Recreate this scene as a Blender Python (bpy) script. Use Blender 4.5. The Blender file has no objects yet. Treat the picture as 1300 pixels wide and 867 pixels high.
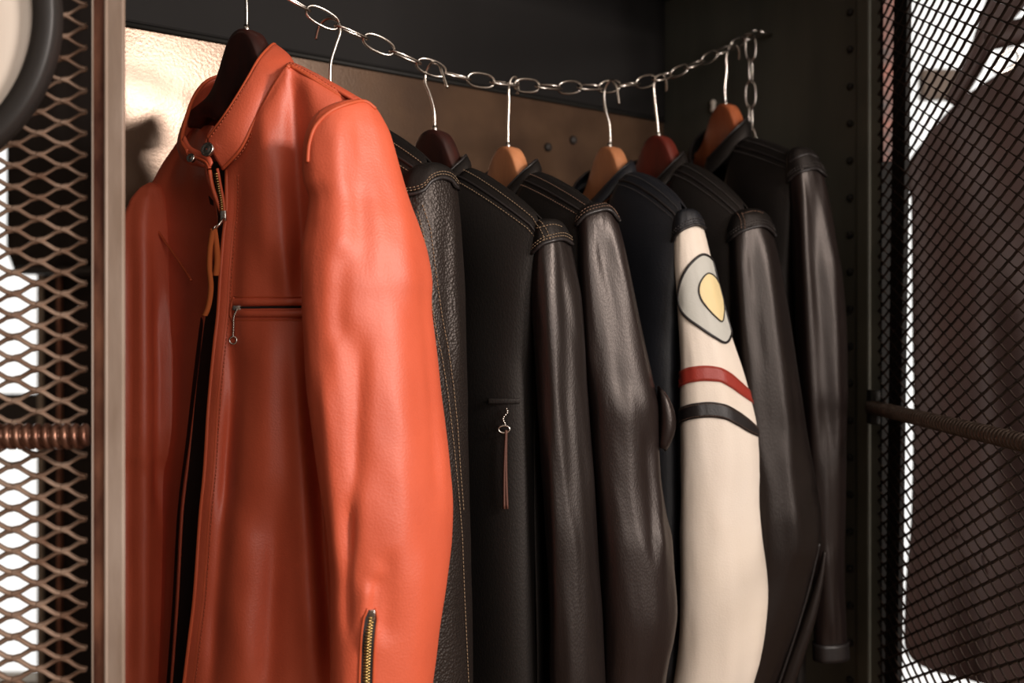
import bpy, bmesh, math, random
import numpy as np
from mathutils import Vector, noise
random.seed(7)
sc = bpy.context.scene
COL = sc.collection
# ------------------------------------------------------------------ camera
F = 1263.9; HY = 410.0; CZ = 1.45
cam = bpy.data.objects.new('camera', bpy.data.cameras.new('camera'))
COL.objects.link(cam)
cam.location = (0, 0, CZ); cam.rotation_euler = (math.pi/2, 0, 0)
cam.data.lens = 35; cam.data.sensor_width = 36; cam.data.sensor_fit = 'HORIZONTAL'
cam.data.shift_y = -(433.5-HY)/1300
cam.data.clip_start = 0.05
cam.data.dof.use_dof = True; cam.data.dof.focus_distance = 1.17; cam.data.dof.aperture_fstop = 3.5
sc.camera = cam
# ------------------------------------------------------------------ world, lights, exposure
w = bpy.data.worlds.new('sky'); sc.world = w; w.use_nodes = True
bg = w.node_tree.nodes['Background']
bg.inputs[0].default_value = (1.0, .985, .95, 1); bg.inputs[1].default_value = 1.25
def area(name, loc, target, size, size_y, power, color):
    l = bpy.data.lights.new(name, 'AREA'); l.shape = 'RECTANGLE'; l.size = size; l.size_y = size_y
    l.energy = power; l.color = color
    o = bpy.data.objects.new(name, l); COL.objects.link(o); o.location = loc
    o.rotation_euler = (Vector(target)-Vector(loc)).to_track_quat('-Z', 'Y').to_euler()
    return o
area('key_lamp', (1.75, -.15, 2.37), (.05, 1.25, 1.45), .42, .26, 42, (1.0, .88, .80))
area('side_fill', (2.3, -.55, 1.6), (-.05, 1.25, 1.35), .38, 1.3, 34, (1.0, .91, .85))  # unseen fill, added on the right for narrow sleeve highlights
area('soft_fill', (1.25, -1.6, 1.9), (-.2, 1.3, 1.3), 1.3, 1.3, 31, (1.0, .92, .86))  # unseen broad fill, added to lift the orange front panel
area('overhead_fill', (.2, -.4, 2.88), (.2, -.4, 0), 2.6, 2.6, 8, (1.0, .93, .86))  # unseen overhead fill, added for ambient level
vs = sc.view_settings
vs.view_transform = 'Standard'; vs.look = 'None'; vs.exposure = 0.0; vs.gamma = 1.0; vs.use_curve_mapping = False
# ------------------------------------------------------------------ helpers
def P(x, y, d): return Vector(((x-650)/F*d, d, CZ+(HY-y)/F*d))
A = math.radians(38)
EX = Vector((math.cos(A), math.sin(A), 0)); EN = Vector((math.sin(A), -math.cos(A), 0))   # along the back panel, out of the locker
C0 = Vector((-.31, 1.22, 0))
def LP(t, s, z): return Vector((C0.x+EX.x*t+EN.x*s, C0.y+EX.y*t+EN.y*s, CZ+z))            # locker coordinates
def pix(v): return 650+F*v.x/v.y, HY-F*(v.z-CZ)/v.y
def curve(pts):
    """monotone cubic through (x, y) pairs"""
    xs = np.array([p[0] for p in pts], float); ys = np.array([p[1] for p in pts], float)
    h = np.diff(xs); dl = np.diff(ys)/h
    m = np.zeros(len(xs)); m[0] = dl[0]; m[-1] = dl[-1]
    for i in range(1, len(xs)-1):
        m[i] = 0 if dl[i-1]*dl[i] <= 0 else 2*dl[i-1]*dl[i]/(dl[i-1]+dl[i])
    def f(x):
        if x <= xs[0]: return float(ys[0]+m[0]*(x-xs[0])*.0)
        if x >= xs[-1]: return float(ys[-1])
        i = int(np.searchsorted(xs, x)-1); i = max(0, min(i, len(h)-1))
        t = (x-xs[i])/h[i]
        return float((1+2*t)*(1-t)**2*ys[i]+t*(1-t)**2*h[i]*m[i]+t*t*(3-2*t)*ys[i+1]+t*t*(t-1)*h[i]*m[i+1])
    return f
def spline(pts, n, closed=False):
    """Catmull-Rom through vectors, n samples"""
    pts = [Vector(p) for p in pts]; out = []; N = len(pts)
    segs = N if closed else N-1
    for k in range(n):
        u = k/(n if closed else n-1)*segs; i = min(int(u), segs-1); t = u-i
        g = (lambda j: pts[j % N]) if closed else (lambda j: pts[max(0, min(N-1, j))])
        a, b, c, d = g(i-1), g(i), g(i+1), g(i+2)
        out.append(.5*((2*b)+(c-a)*t+(2*a-5*b+4*c-d)*t*t+(3*b-a-3*c+d)*t**3))
    return out
def lin(r, g, b):
    f = lambda c: (c/255/12.92) if c/255 <= .04045 else ((c/255+.055)/1.055)**2.4
    return (f(r), f(g), f(b), 1)
class MB:
    def __init__(s): s.v = []; s.f = []; s.smooth = True
    def grid(s, rows, closed=False):
        b = len(s.v); nc = len(rows[0])
        for r in rows: s.v += [tuple(p) for p in r]
        for i in range(len(rows)-1):
            for j in range(nc if closed else nc-1):
                j2 = (j+1) % nc
                s.f.append((b+i*nc+j, b+i*nc+j2, b+(i+1)*nc+j2, b+(i+1)*nc+j))
        return b
    def fan(s, ring, c):
        b = len(s.v); s.v += [tuple(p) for p in ring]; s.v.append(tuple(c)); n = len(ring)
        for j in range(n): s.f.append((b+j, b+(j+1) % n, b+n))
    def tube(s, path, r, k=8, closed=False, cap=True):
        path = [Vector(p) for p in path]; n = len(path); rows = []; up = None
        for i, p in enumerate(path):
            if closed: t = path[(i+1) % n]-path[i-1]
            else: t = path[min(i+1, n-1)]-path[max(i-1, 0)]
            t = t.normalized() if t.length > 1e-9 else Vector((0, 0, 1))
            if up is None:
                up = Vector((0, 0, 1)) if abs(t.z) < .9 else Vector((1, 0, 0))
            up = (up-t*up.dot(t)); up = up.normalized() if up.length > 1e-6 else t.orthogonal().normalized()
            sd = t.cross(up); rr = r[i] if hasattr(r, '__len__') else r
            rows.append([p+(up*math.cos(a)+sd*math.sin(a))*rr for a in [2*math.pi*q/k for q in range(k)]])
        if closed: rows.append(rows[0])
        s.grid(rows, True)
        if cap and not closed:
            s.fan(rows[0], path[0]); s.fan(rows[-1], path[-1])
    def box(s, c, ax, ay, az, hx, hy, hz):
        c = Vector(c); b = len(s.v)
        for i in (-1, 1):
            for j in (-1, 1):
                for k in (-1, 1): s.v.append(tuple(c+ax*(hx*i)+ay*(hy*j)+az*(hz*k)))
        for q in ((0, 1, 3, 2), (4, 6, 7, 5), (0, 4, 5, 1), (2, 3, 7, 6), (0, 2, 6, 4), (1, 5, 7, 3)):
            s.f.append(tuple(b+i for i in q))
    def abox(s, x0, x1, y0, y1, z0, z1):
        s.box(((x0+x1)/2, (y0+y1)/2, (z0+z1)/2), X, Y, Z, abs(x1-x0)/2, abs(y1-y0)/2, abs(z1-z0)/2)
    def build(s, name, m, root=None, bevel=0, solid=0, smooth=True, label=None, kind=None, flip=False, sub=0):
        org = Vector((0, 0, 0)); q = root
        while q is not None: org = org+q.location; q = q.parent
        me = bpy.data.meshes.new(name)
        me.from_pydata([(a-org.x, b-org.y, c-org.z) for a, b, c in s.v], [], s.f)
        bm = bmesh.new(); bm.from_mesh(me)
        bmesh.ops.remove_doubles(bm, verts=bm.verts, dist=1e-6)
        bmesh.ops.recalc_face_normals(bm, faces=bm.faces); bm.to_mesh(me); bm.free()
        if smooth:
            for p in me.polygons: p.use_smooth = True
        me.materials.append(m)
        o = bpy.data.objects.new(name, me); COL.objects.link(o); o.parent = root
        if solid:
            md = o.modifiers.new('thickness', 'SOLIDIFY'); md.thickness = solid; md.offset = 0
        if bevel:
            md = o.modifiers.new('bevel', 'BEVEL'); md.width = bevel; md.segments = 2; md.limit_method = 'ANGLE'
        if sub:
            md = o.modifiers.new('subd', 'SUBSURF'); md.levels = sub; md.render_levels = sub
        if label: o['label'] = label
        if kind: o['kind'] = kind
        return o
X, Y, Z = Vector((1, 0, 0)), Vector((0, 1, 0)), Vector((0, 0, 1))
def thing(name, loc, label, cat, group=None):
    o = bpy.data.objects.new(name, None); COL.objects.link(o); o.location = loc; o.empty_display_size = .05
    o['label'] = label; o['category'] = cat
    if group: o['group'] = group
    return o
def tag(o, label, cat, group=None):
    o['label'] = label; o['category'] = cat
    if group: o['group'] = group
    return o
# ------------------------------------------------------------------ materials
def mat(name, col, rough=.5, metal=0, spec=.5, col2=None, cscale=8, bump=0, bscale=200, bump2=0, b2scale=25, stretch=(1, 1, 1), coat=0, rvar=0, tint=None):
    m = bpy.data.materials.new(name); m.use_nodes = True; nt = m.node_tree; N = nt.nodes; L = nt.links
    b = N['Principled BSDF']
    b.inputs['Base Color'].default_value = col; b.inputs['Roughness'].default_value = rough
    b.inputs['Metallic'].default_value = metal; b.inputs['Specular IOR Level'].default_value = spec
    b.inputs['Coat Weight'].default_value = coat
    if tint: b.inputs['Specular Tint'].default_value = (*tint, 1)
    tc = N.new('ShaderNodeTexCoord'); mp = N.new('ShaderNodeMapping'); L.new(tc.outputs['Object'], mp.inputs[0])
    mp.inputs['Scale'].default_value = stretch
    if col2:
        nz = N.new('ShaderNodeTexNoise'); nz.inputs['Scale'].default_value = cscale; nz.inputs['Detail'].default_value = 5
        L.new(mp.outputs[0], nz.inputs[0])
        cr = N.new('ShaderNodeValToRGB'); cr.color_ramp.elements[0].position = .35; cr.color_ramp.elements[1].position = .68
        cr.color_ramp.elements[0].color = col; cr.color_ramp.elements[1].color = col2
        L.new(nz.outputs[0], cr.inputs[0]); L.new(cr.outputs[0], b.inputs['Base Color'])
        if rvar:
            mr = N.new('ShaderNodeMapRange'); mr.inputs[3].default_value = rough-rvar; mr.inputs[4].default_value = rough+rvar
            L.new(nz.outputs[0], mr.inputs[0]); L.new(mr.outputs[0], b.inputs['Roughness'])
    prev = None
    for st, scl, kind in ((bump2, b2scale, 'n'), (bump, bscale, 'v')):
        if not st: continue
        if kind == 'v':
            t = N.new('ShaderNodeTexVoronoi'); t.inputs['Scale'].default_value = scl
        else:
            t = N.new('ShaderNodeTexNoise'); t.inputs['Scale'].default_value = scl; t.inputs['Detail'].default_value = 4
        L.new(mp.outputs[0], t.inputs[0])
        bp = N.new('ShaderNodeBump'); bp.inputs['Strength'].default_value = st; bp.inputs['Distance'].default_value = .002
        L.new(t.outputs[0], bp.inputs['Height'])
        if prev: L.new(prev.outputs[0], bp.inputs['Normal'])
        prev = bp
    if prev: L.new(prev.outputs[0], b.inputs['Normal'])
    return m
M = {}
M['orange'] = mat('orange_leather', lin(194, 84, 55), .5, spec=.65, col2=lin(206, 92, 61), cscale=9, bump=.10, bscale=420, bump2=.18, b2scale=38)
M['orange_edge'] = mat('orange_leather_edge', lin(190, 84, 50), .5, spec=.35)
M['orange_lining'] = mat('dark_lining', lin(44, 30, 26), .8, spec=.2)
M['suede'] = mat('tan_suede', lin(176, 92, 48), .85, spec=.15)
M['thread_orange'] = mat('rust_thread', lin(170, 80, 48), .7)
M['black_grain'] = mat('black_grained_leather', lin(27, 22, 20), .42, spec=.42, tint=(1, .89, .83), bump=.36, bscale=330, bump2=.2, b2scale=40)
M['black_warm'] = mat('warm_black_leather', lin(23, 18, 17), .37, spec=.42, tint=(1, .89, .83), bump=.08, bscale=480, bump2=.12, b2scale=26, stretch=(1, 1, .5))
M['black'] = mat('black_smooth_leather', lin(19, 17, 16), .5, spec=.26, tint=(1, .89, .83), bump=.10, bscale=480, bump2=.16, b2scale=28, stretch=(1, 1, .5))
M['brown_black'] = mat('brown_black_leather', lin(26, 19, 18), .37, spec=.42, tint=(1, .89, .83), bump=.08, bscale=480, bump2=.12, b2scale=24, stretch=(1, 1, .5))
M['navy'] = mat('navy_leather', lin(20, 22, 28), .5, spec=.45, bump=.10, bscale=420, bump2=.2, b2scale=30)
M['cream'] = mat('cream_leather', lin(243, 232, 219), .5, spec=.4, col2=lin(238, 225, 209), cscale=5, bump=.10, bscale=420, bump2=.10, b2scale=20)
M['grey_patch'] = mat('pale_grey_leather', lin(202, 202, 194), .5, spec=.35, bump=.08, bscale=420)
M['yellow_patch'] = mat('pale_yellow_leather', lin(242, 221, 168), .5, spec=.35)
M['red_stripe'] = mat('red_leather', lin(160, 54, 43), .42, spec=.45, bump=.1, bscale=420)
M['black_trim'] = mat('black_trim_leather', lin(32, 28, 28), .42, spec=.5, bump=.1, bscale=420)
M['thread_tan'] = mat('tan_thread', lin(128, 107, 84), .7)
M['thread_brown'] = mat('brown_thread', lin(108, 82, 66), .7)
M['steel'] = mat('polished_steel', lin(205, 198, 190), .22, metal=1)
M['brass'] = mat('antique_brass', lin(178, 150, 96), .3, metal=1)
M['tape'] = mat('black_zip_tape', lin(26, 24, 24), .8)
M['wood_dark'] = mat('mahogany_wood', lin(44, 25, 22), .35, spec=.5, col2=lin(62, 29, 23), cscale=14, stretch=(4, 4, 1))
M['wood_red'] = mat('red_mahogany_wood', lin(92, 36, 28), .35, spec=.5, col2=lin(110, 42, 31), cscale=14, stretch=(4, 4, 1))
M['wood_light'] = mat('beech_wood', lin(186, 122, 82), .4, spec=.5, col2=lin(200, 136, 94), cscale=14, stretch=(5, 5, 1))
M['wood_orange'] = mat('cherry_wood', lin(172, 96, 60), .4, spec=.5, col2=lin(158, 84, 50), cscale=14, stretch=(5, 5, 1))
M['back_metal'] = mat('brown_lacquered_steel', lin(90, 69, 53), .23, metal=0, spec=.9, tint=(1, .76, .60), col2=lin(66, 49, 38), cscale=9, bump2=.10, b2scale=260, rvar=.06)
M['dark_steel'] = mat('dark_painted_steel', lin(33, 32, 30), .6, spec=.3, col2=lin(38, 37, 34), cscale=5, bump2=.1, b2scale=30)
M['green_steel'] = mat('grey_green_painted_steel', lin(84, 83, 74), .55, spec=.3, col2=lin(70, 70, 63), cscale=4, stretch=(3, 3, .6), bump2=.12, b2scale=30)
M['post_paint'] = mat('worn_grey_beige_paint', lin(170, 154, 142), .45, spec=.4, col2=lin(138, 120, 106), cscale=10, stretch=(2, 2, .5), bump2=.2, b2scale=60)
M['rust'] = mat('rusty_steel', lin(92, 52, 40), .5, metal=.2, col2=lin(176, 122, 96), cscale=30, stretch=(1, 1, .4), bump2=.4, b2scale=80)
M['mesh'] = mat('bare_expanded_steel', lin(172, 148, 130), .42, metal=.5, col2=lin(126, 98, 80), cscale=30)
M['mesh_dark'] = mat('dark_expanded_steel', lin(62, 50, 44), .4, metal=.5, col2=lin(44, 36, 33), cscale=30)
M['coil'] = mat('rust_brown_coil_steel', lin(126, 92, 76), .3, metal=.8, col2=lin(92, 58, 46), cscale=40)
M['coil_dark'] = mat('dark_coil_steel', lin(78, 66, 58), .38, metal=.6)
M['apron'] = mat('dark_brown_leather', lin(42, 28, 25), .62, spec=.2, col2=lin(35, 23, 21), cscale=6, bump=.1, bscale=300, bump2=.35, b2scale=9)
M['brown_strap'] = mat('brown_strap_leather', lin(88, 54, 43), .6)
M['thread_dark'] = mat('charcoal_thread', lin(62, 56, 54), .7)
M['warm_strip'] = mat('warm_lit_steel', lin(122, 66, 50), .55, col2=lin(44, 28, 24), cscale=34, stretch=(1, 1, 1))
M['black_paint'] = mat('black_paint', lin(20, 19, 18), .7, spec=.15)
M['post_green'] = mat('green_post_paint', lin(88, 87, 77), .5, spec=.35, col2=lin(70, 70, 62), cscale=8)
M['upper_shade'] = mat('shaded_upper_steel', lin(25, 23, 22), .7, spec=.2)
M['wall'] = mat('dark_brown_plaster', lin(44, 38, 35), .85, spec=.2, col2=lin(38, 33, 31), cscale=3)
M['room'] = mat('grey_brown_plaster', lin(190, 178, 166), .9, spec=.2, col2=lin(180, 168, 156), cscale=2)
M['floor'] = mat('worn_floor_boards', lin(140, 114, 92), .6, col2=lin(116, 92, 74), cscale=5, stretch=(6, 1, 1))
M['frame_dark'] = mat('dark_window_paint', lin(44, 38, 34), .6)
M['frame_pale'] = mat('pale_window_paint', lin(150, 138, 122), .6)
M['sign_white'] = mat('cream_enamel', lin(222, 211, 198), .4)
M['sign_black'] = mat('black_enamel', lin(44, 42, 41), .45)
M['latch'] = mat('grey_latch_metal', lin(120, 108, 98), .6)
g = bpy.data.materials.new('window_glass'); g.use_nodes = True; nt = g.node_tree; nt.nodes.clear()
o_ = nt.nodes.new('ShaderNodeOutputMaterial'); tr = nt.nodes.new('ShaderNodeBsdfTransparent'); gl = nt.nodes.new('ShaderNodeBsdfGlossy')
gl.inputs['Roughness'].default_value = .02; mx = nt.nodes.new('ShaderNodeMixShader'); mx.inputs[0].default_value = .05
nt.links.new(tr.outputs[0], mx.inputs[1]); nt.links.new(gl.outputs[0], mx.inputs[2]); nt.links.new(mx.outputs[0], o_.inputs[0])
M['glass'] = g
# ------------------------------------------------------------------ the room
def struct(name, mb, m, root=None):
    o = mb.build(name, m, root, smooth=False)
    if root is None: o['kind'] = 'structure'
    return o
RW, RB, RF, RH = 2.6, 3.0, -2.6, 3.0
b = MB(); b.abox(-RW, RW, RF, RB, -.1, 0); struct('floor', b, M['floor'])
b = MB(); b.abox(-RW, RW, RF, RB, RH, RH+.1); struct('ceiling', b, M['room'])
b = MB(); b.abox(-RW-.1, -RW, RF, RB+.12, 0, RH); struct('wall_left', b, M['room'])
b = MB(); b.abox(RW, RW+.1, RF, RB+.12, 0, RH); struct('wall_right', b, M['room'])
b = MB(); b.abox(-RW, RW, RF-.1, RF, 0, RH); struct('wall_front', b, M['room'])
W1 = (-2.35, (55-650)/F*RB, .35, 2.55); W2 = (1.10, 2.45, .2, 2.75)
b = MB()
b.abox(-RW, W1[0], RB, RB+.12, 0, RH); b.abox(W1[1], W2[0], RB, RB+.12, 0, RH); b.abox(W2[1], RW, RB, RB+.12, 0, RH)
for q in (W1, W2):
    b.abox(q[0], q[1], RB, RB+.12, 0, q[2]); b.abox(q[0], q[1], RB, RB+.12, q[3], RH)
struct('wall_back', b, M['wall'])
def window(name, q, bars, mframe):
    r = bpy.data.objects.new(name, None); COL.objects.link(r); r.location = ((q[0]+q[1])/2, RB, q[2]); r['kind'] = 'structure'
    fb = MB(); wd = .022
    fb.abox(q[0], q[0]+wd, RB-.01, RB+.08, q[2], q[3]); fb.abox(q[1]-wd*.6, q[1]+.004, RB-.012, RB+.08, q[2], q[3])
    fb.abox(q[0], q[1], RB-.01, RB+.08, q[2], q[2]+wd); fb.abox(q[0], q[1], RB-.01, RB+.08, q[3]-wd, q[3])
    fb.build('window_frame', mframe, r, smooth=False)
    edges = [q[2]+wd]
    for (z0, z1) in bars:
        bb = MB(); bb.abox(q[0]+wd, q[1]-wd*.6, RB+.005, RB+.05, z0, z1); bb.build('glazing_bar', M['frame_dark'], r, smooth=False, bevel=.004)
        edges += [z0, z1]
    edges.append(q[3]-wd)
    for i in range(0, len(edges), 2):
        gb = MB(); gb.abox(q[0]+wd, q[1]-wd*.6, RB+.025, RB+.031, edges[i], edges[i+1]); gb.build('pane', M['glass'], r, smooth=False)
    return r
zz = lambda y, d: CZ+(HY-y)/F*d
window('window_1', W1, [(zz(546, RB), zz(501, RB))], M['frame_pale'])
w2 = window('window_2', W2, [], M['frame_pale'])
lb = MB(); lb.box(P(1197, 108, RB-.03), X, Y, Z, .068, .02, .045); lb.build('latch_plate', M['latch'], w2, bevel=.008, smooth=False)
# trim strips on the dark wall beside the window
b = MB(); b.abox((76-650)/F*RB, (80-650)/F*RB, RB-.02, RB-.001, 0, RH); struct('trim_1', b, M['rust'])
# roller blind over the upper half of the left window
bl = thing('roller_blind', P(60, 345, 2.86), 'dark roller blind with a rounded lower corner over the upper half of the window', 'blind')
rows = []
for i in range(26):
    q = i/25; row = []
    for j in range(31):
        p = j/30; x = 9+p*170; y = -330+q*675
        xl = 9 if y < 325 else 9+14*(1-math.sqrt(max(0, 1-((y-325)/21)**2)))
        x = max(x, xl+ p*1.0)
        row.append(P(x, y, 2.86+.012*math.sin(p*9+q*2)+.004*math.sin(p*31)))
    rows.append(row)
b = MB(); b.grid(rows); b.build('blind_cloth', M['wall'], bl, solid=.006)
b = MB(); b.tube([P(22, 343, 2.85), P(80, 344, 2.85), P(178, 344, 2.85)], .012, 10); b.build('bottom_bar', M['frame_dark'], bl)
b = MB(); b.tube([P(5, -332, 2.86), P(180, -332, 2.86)], .03, 14); b.build('roller', M['frame_dark'], bl)
# ------------------------------------------------------------------ the steel locker
SB, SF, TR, TL = -.27, .20, 1.0, -.12
ZT, ZB = .66, -1.35                       # top and bottom, relative to the lens
lock = thing('mesh_door_locker', LP(.45, 0, -CZ), 'old steel locker with expanded mesh doors standing open around the jackets', 'locker')
def slab(t0, t1, s0, s1, z0, z1):
    m = MB(); c = LP((t0+t1)/2, (s0+s1)/2, (z0+z1)/2); m.box(c, EX, EN, Z, abs(t1-t0)/2, abs(s1-s0)/2, abs(z1-z0)/2); return m
bp_ = slab(TL, TR, SB-.012, SB, ZB, .415).build('back_panel', M['back_metal'], lock, smooth=False, label='brown lacquered back panel')
slab(TL, TR, SB-.012, SB+.006, .418, ZT).build('shaded_upper_panel', M['upper_shade'], lock, smooth=False, bevel=.004)  # upper back wall; shade under the top is put into its near-black colour
m = MB(); m.tube([LP(TL, SB+.003, .415), LP(TR, SB+.003, .415)], .0035, 10); m.build('ledge', M['dark_steel'], lock)
for (px, py) in ((695, 187), (727, 178)):
    r = (px-650)/F; a0 = LP(0, SB, 0); t = (r*a0.y-a0.x)/(EX.x-r*EX.y); q = LP(t, SB, 0); z = (HY-py)/F*q.y
    m = MB(); c = LP(t, SB, z)
    m.tube([c, c+EN*.004, c+EN*.007], [.0085, .008, .004], 12); m.build('bolt', M['frame_dark'], bp_, label='dark bolt head')
side = slab(TR, TR+.012, SB, SF, ZB, ZT).build('side_panel', M['green_steel'], lock, smooth=False, label='grey green painted side panel')
for k in range(-6, 22):
    c = LP(TR, SF-.035, .405-.0635*(k-0))
    m = MB(); m.tube([c, c-EX*.003, c-EX*.0055], [.0065, .0058, .003], 12); m.build('rivet', M['dark_steel'], side)
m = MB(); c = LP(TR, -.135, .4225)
m.tube([c-EX*.004+Z*v for v in (-.013, -.011, -.007, 0, .007, .011, .013)], [.001, .0042, .006, .0044, .006, .0042, .001], 12); m.build('highlight_blob', M['sign_white'], side, label='bright highlight added as a small white solid')  # glint on the side panel, added as a small white solid
post = MB(); c = LP(TR-.006, SF-.004, (ZT+ZB)/2); post.box(c, EX, EN, Z, .006, .012, (ZT-ZB)/2)
post.box(LP(TR-.002, SF-.018, (ZT+ZB)/2), EX, EN, Z, .004, .004, (ZT-ZB)/2)
post.box(LP(TR+.004, SF+.02, (ZT+ZB)/2), EX, EN, Z, .010, .016, (ZT-ZB)/2)
post.build('corner_post', M['post_green'], lock, smooth=False, bevel=.003)
slab(TL-.12, TR+.012, SB, SF, ZT, ZT+.015).build('top_panel', M['dark_steel'], lock, smooth=False)
slab(TL, TR+.012, SB, SF, ZB-.015, ZB).build('bottom_panel', M['dark_steel'], lock, smooth=False)
for (t, s) in ((TL, SB+.03), (TL-.08, SF-.03), (TR-.02, SB+.03), (TR-.02, SF-.03)):
    m = MB(); m.box(LP(t, s, (ZB-.015-CZ)/2), EX, EN, Z, .018, .018, (CZ+ZB-.015)/2); m.build('foot', M['dark_steel'], lock, smooth=False)
# near post of the locker: angle iron with a bare face and a rusty leg
PD = .918
m = MB(); m.box(P(146.5, HY, PD), X, Y, Z, 11.5/F*PD, .003, 1.0); lp = m
lp.v = [(x, y, z-.35) for x, y, z in lp.v]
face = lp.build('corner_post', M['post_paint'], lock, smooth=False, bevel=.0012, label='worn grey beige angle iron post')
m = MB(); m.box(P(127, HY, PD+.008), X, Y, Z, 8.5/F*PD, .003, 1.0); m.v = [(x, y, z-.35) for x, y, z in m.v]
m.build('rusty_flange', M['rust'], face, smooth=False, bevel=.001, label='rusty flange of the post')
m = MB(); m.tube([P(135, HY, PD-.002)+Z*(-1.35+.65*k) for k in range(4)], .0021, 8); m.build('weld_bead', M['post_paint'], face)
m = MB(); m.tube([P(117.5, HY, PD+.004)+Z*(-1.35+.65*k) for k in range(4)], .0011, 8); m.build('bare_edge', M['post_paint'], face)
m = MB()
a0, a1 = P(124, HY, PD+.02), LP(TL, SB, 0); dv = (a1-a0); dv.z = 0; ln = dv.length; dv.normalize()
m.box((a0+a1)/2*1.0, dv, dv.cross(Z), Z, ln/2, .003, .9); m.v = [(x, y, z-.4) for x, y, z in m.v]
m.build('side_panel', M['dark_steel'], lock, smooth=False)

def expanded(name, origin, du, dv_n, width, z0, z1, a, bb, th, wd, tilt, m, root, sag=.75, bow=.0016, thin=.72):
    """sheet of expanded metal: diamonds 2a wide and 2bb tall, strands bowed and tilted"""
    mb = MB(); nu = int(width/a); nz = int((z1-z0)/bb)
    wax = (dv_n*math.cos(tilt)+Z*math.sin(tilt)).normalized()
    tax = (Z*math.cos(tilt)-dv_n*math.sin(tilt)).normalized()
    node = lambda i, j: origin+du*(i*a)+Z*(z0+j*bb-origin.z)
    jr = lambda: random.uniform(.85, 1.15)
    for i in range(nu):
        for j in range(1, nz):
            if (i+j) % 2: continue
            for s in (-1, 1):
                p0, p1 = node(i, j), node(i+1, j+s); rows = []; k_ = jr()
                for q in (0, .25, .5, .75, 1):
                    e = q*q*(3-2*q); pz = p0.z+(p1.z-p0.z)*(e*sag+q*(1-sag))
                    c = p0+(p1-p0)*q; c.z = pz; c = c+dv_n*((-s)*bow*math.sin(q*math.pi))
                    tw = th*k_*(1.0+.5*abs(2*q-1)**3)*(1.0 if s < 0 else thin)
                    rows.append([c+wax*wd+tax*tw, c+wax*wd-tax*tw, c-wax*wd-tax*tw, c-wax*wd+tax*tw])
                mb.grid(rows, True)
    return mb.build(name, m, root, smooth=True, kind='stuff')
def ribbed(name, p0, p1, r, pitch, m, root, amp=.16):
    """bar wrapped in a coil: a straight core with a helix of round wire around it"""
    p0, p1 = Vector(p0), Vector(p1); t = (p1-p0); L = t.length; t.normalize()
    u = t.orthogonal().normalized(); v = t.cross(u)
    core = MB(); core.tube([p0, p1], r*.86, 14); o = core.build(name, m, root)
    mb = MB(); n = int(L/pitch*14); path = [p0+t*(L*k/n)+(u*math.cos(2*math.pi*k/14)+v*math.sin(2*math.pi*k/14))*(r*.84) for k in range(n+1)]
    mb.tube(path, pitch*.40, 7); mb.build('coil', m, o)
    return o
# mesh door folded out beside the near post
dl = bpy.data.objects.new('door', None); COL.objects.link(dl); dl.parent = lock; dl.location = P(118, HY, PD+.02)-lock.location
dl['label'] = 'mesh door folded flat outwards beside the worn post'
DD = .935
expanded('expanded_mesh', P(110, 405, DD), -X, Y, .50, .28, 1.95, 31/F*DD, 13.6/F*DD, .0014, .0024, .75, M['mesh'], dl, 1.0, .0012, .6)
fr = MB()
for z in (.25, 1.97): fr.box(Vector((P(118, HY, DD).x-.26, DD+.006, z)), X, Y, Z, .26, .004, .018)
fr.box(Vector((P(118, HY, DD).x-.51, DD+.006, 1.11)), X, Y, Z, .016, .004, .87)
fr.build('door_frame', M['rust'], dl, smooth=False, bevel=.001)
ribbed('coil_bar', P(-330, 554, DD-.016), P(112, 554, DD-.016), .0108, .0088, M['coil'], dl)
# far mesh door, half open, running towards the viewer
DX = .602
dr = bpy.data.objects.new('door', None); COL.objects.link(dr); dr.parent = lock; dr.location = Vector((DX, 1.66, 1.0))-lock.location
dr['label'] = 'mesh door standing half open in front of the leather apron'
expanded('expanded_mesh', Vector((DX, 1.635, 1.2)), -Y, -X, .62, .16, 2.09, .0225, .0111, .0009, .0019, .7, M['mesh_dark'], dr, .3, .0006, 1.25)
fr = MB()
tz = Vector((0, -.036, 1)).normalized(); fr.box(Vector((DX+.004, 1.574, 1.12)), X, Y, tz, .004, .026, 1.0)
for z in (.14, 2.11): fr.box(Vector((DX+.004, 1.31, z)), X, Y, Z, .004, .31, .018)
fr.box(Vector((DX+.004, 1.015, 1.12)), X, Y, Z, .004, .016, 1.0)
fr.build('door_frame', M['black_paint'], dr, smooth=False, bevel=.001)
hb = MB(); hb.box(Vector((.606+.009, 1.622, 1.12)), X, Y, Z, .0135, .003, 1.0); hb.build('hinge_stile', M['black_paint'], dr, smooth=False)
hb = MB(); hb.box(Vector((.606+.009, 1.617, zz(205, 1.617)+.30)), X, Y, Z, .0125, .002, .30); hb.build('warm_strip_plate', M['warm_strip'], dr, smooth=False, label='added red brown plate painted as warm light on the mesh strip')  # added plate; warm light on the mesh strands is put into its colour
ribbed('coil_bar', Vector((DX-.016, 1.63, CZ-.137)), Vector((DX-.016, .95, CZ-.137)), .0095, .0093, M['coil_dark'], dr)
mb = MB(); mb.box(Vector((DX-.012, 1.625, CZ-.137)), X, Y, Z, .008, .01, .028); mb.build('bar_bracket', M['dark_steel'], dr, smooth=False, bevel=.002)
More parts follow.
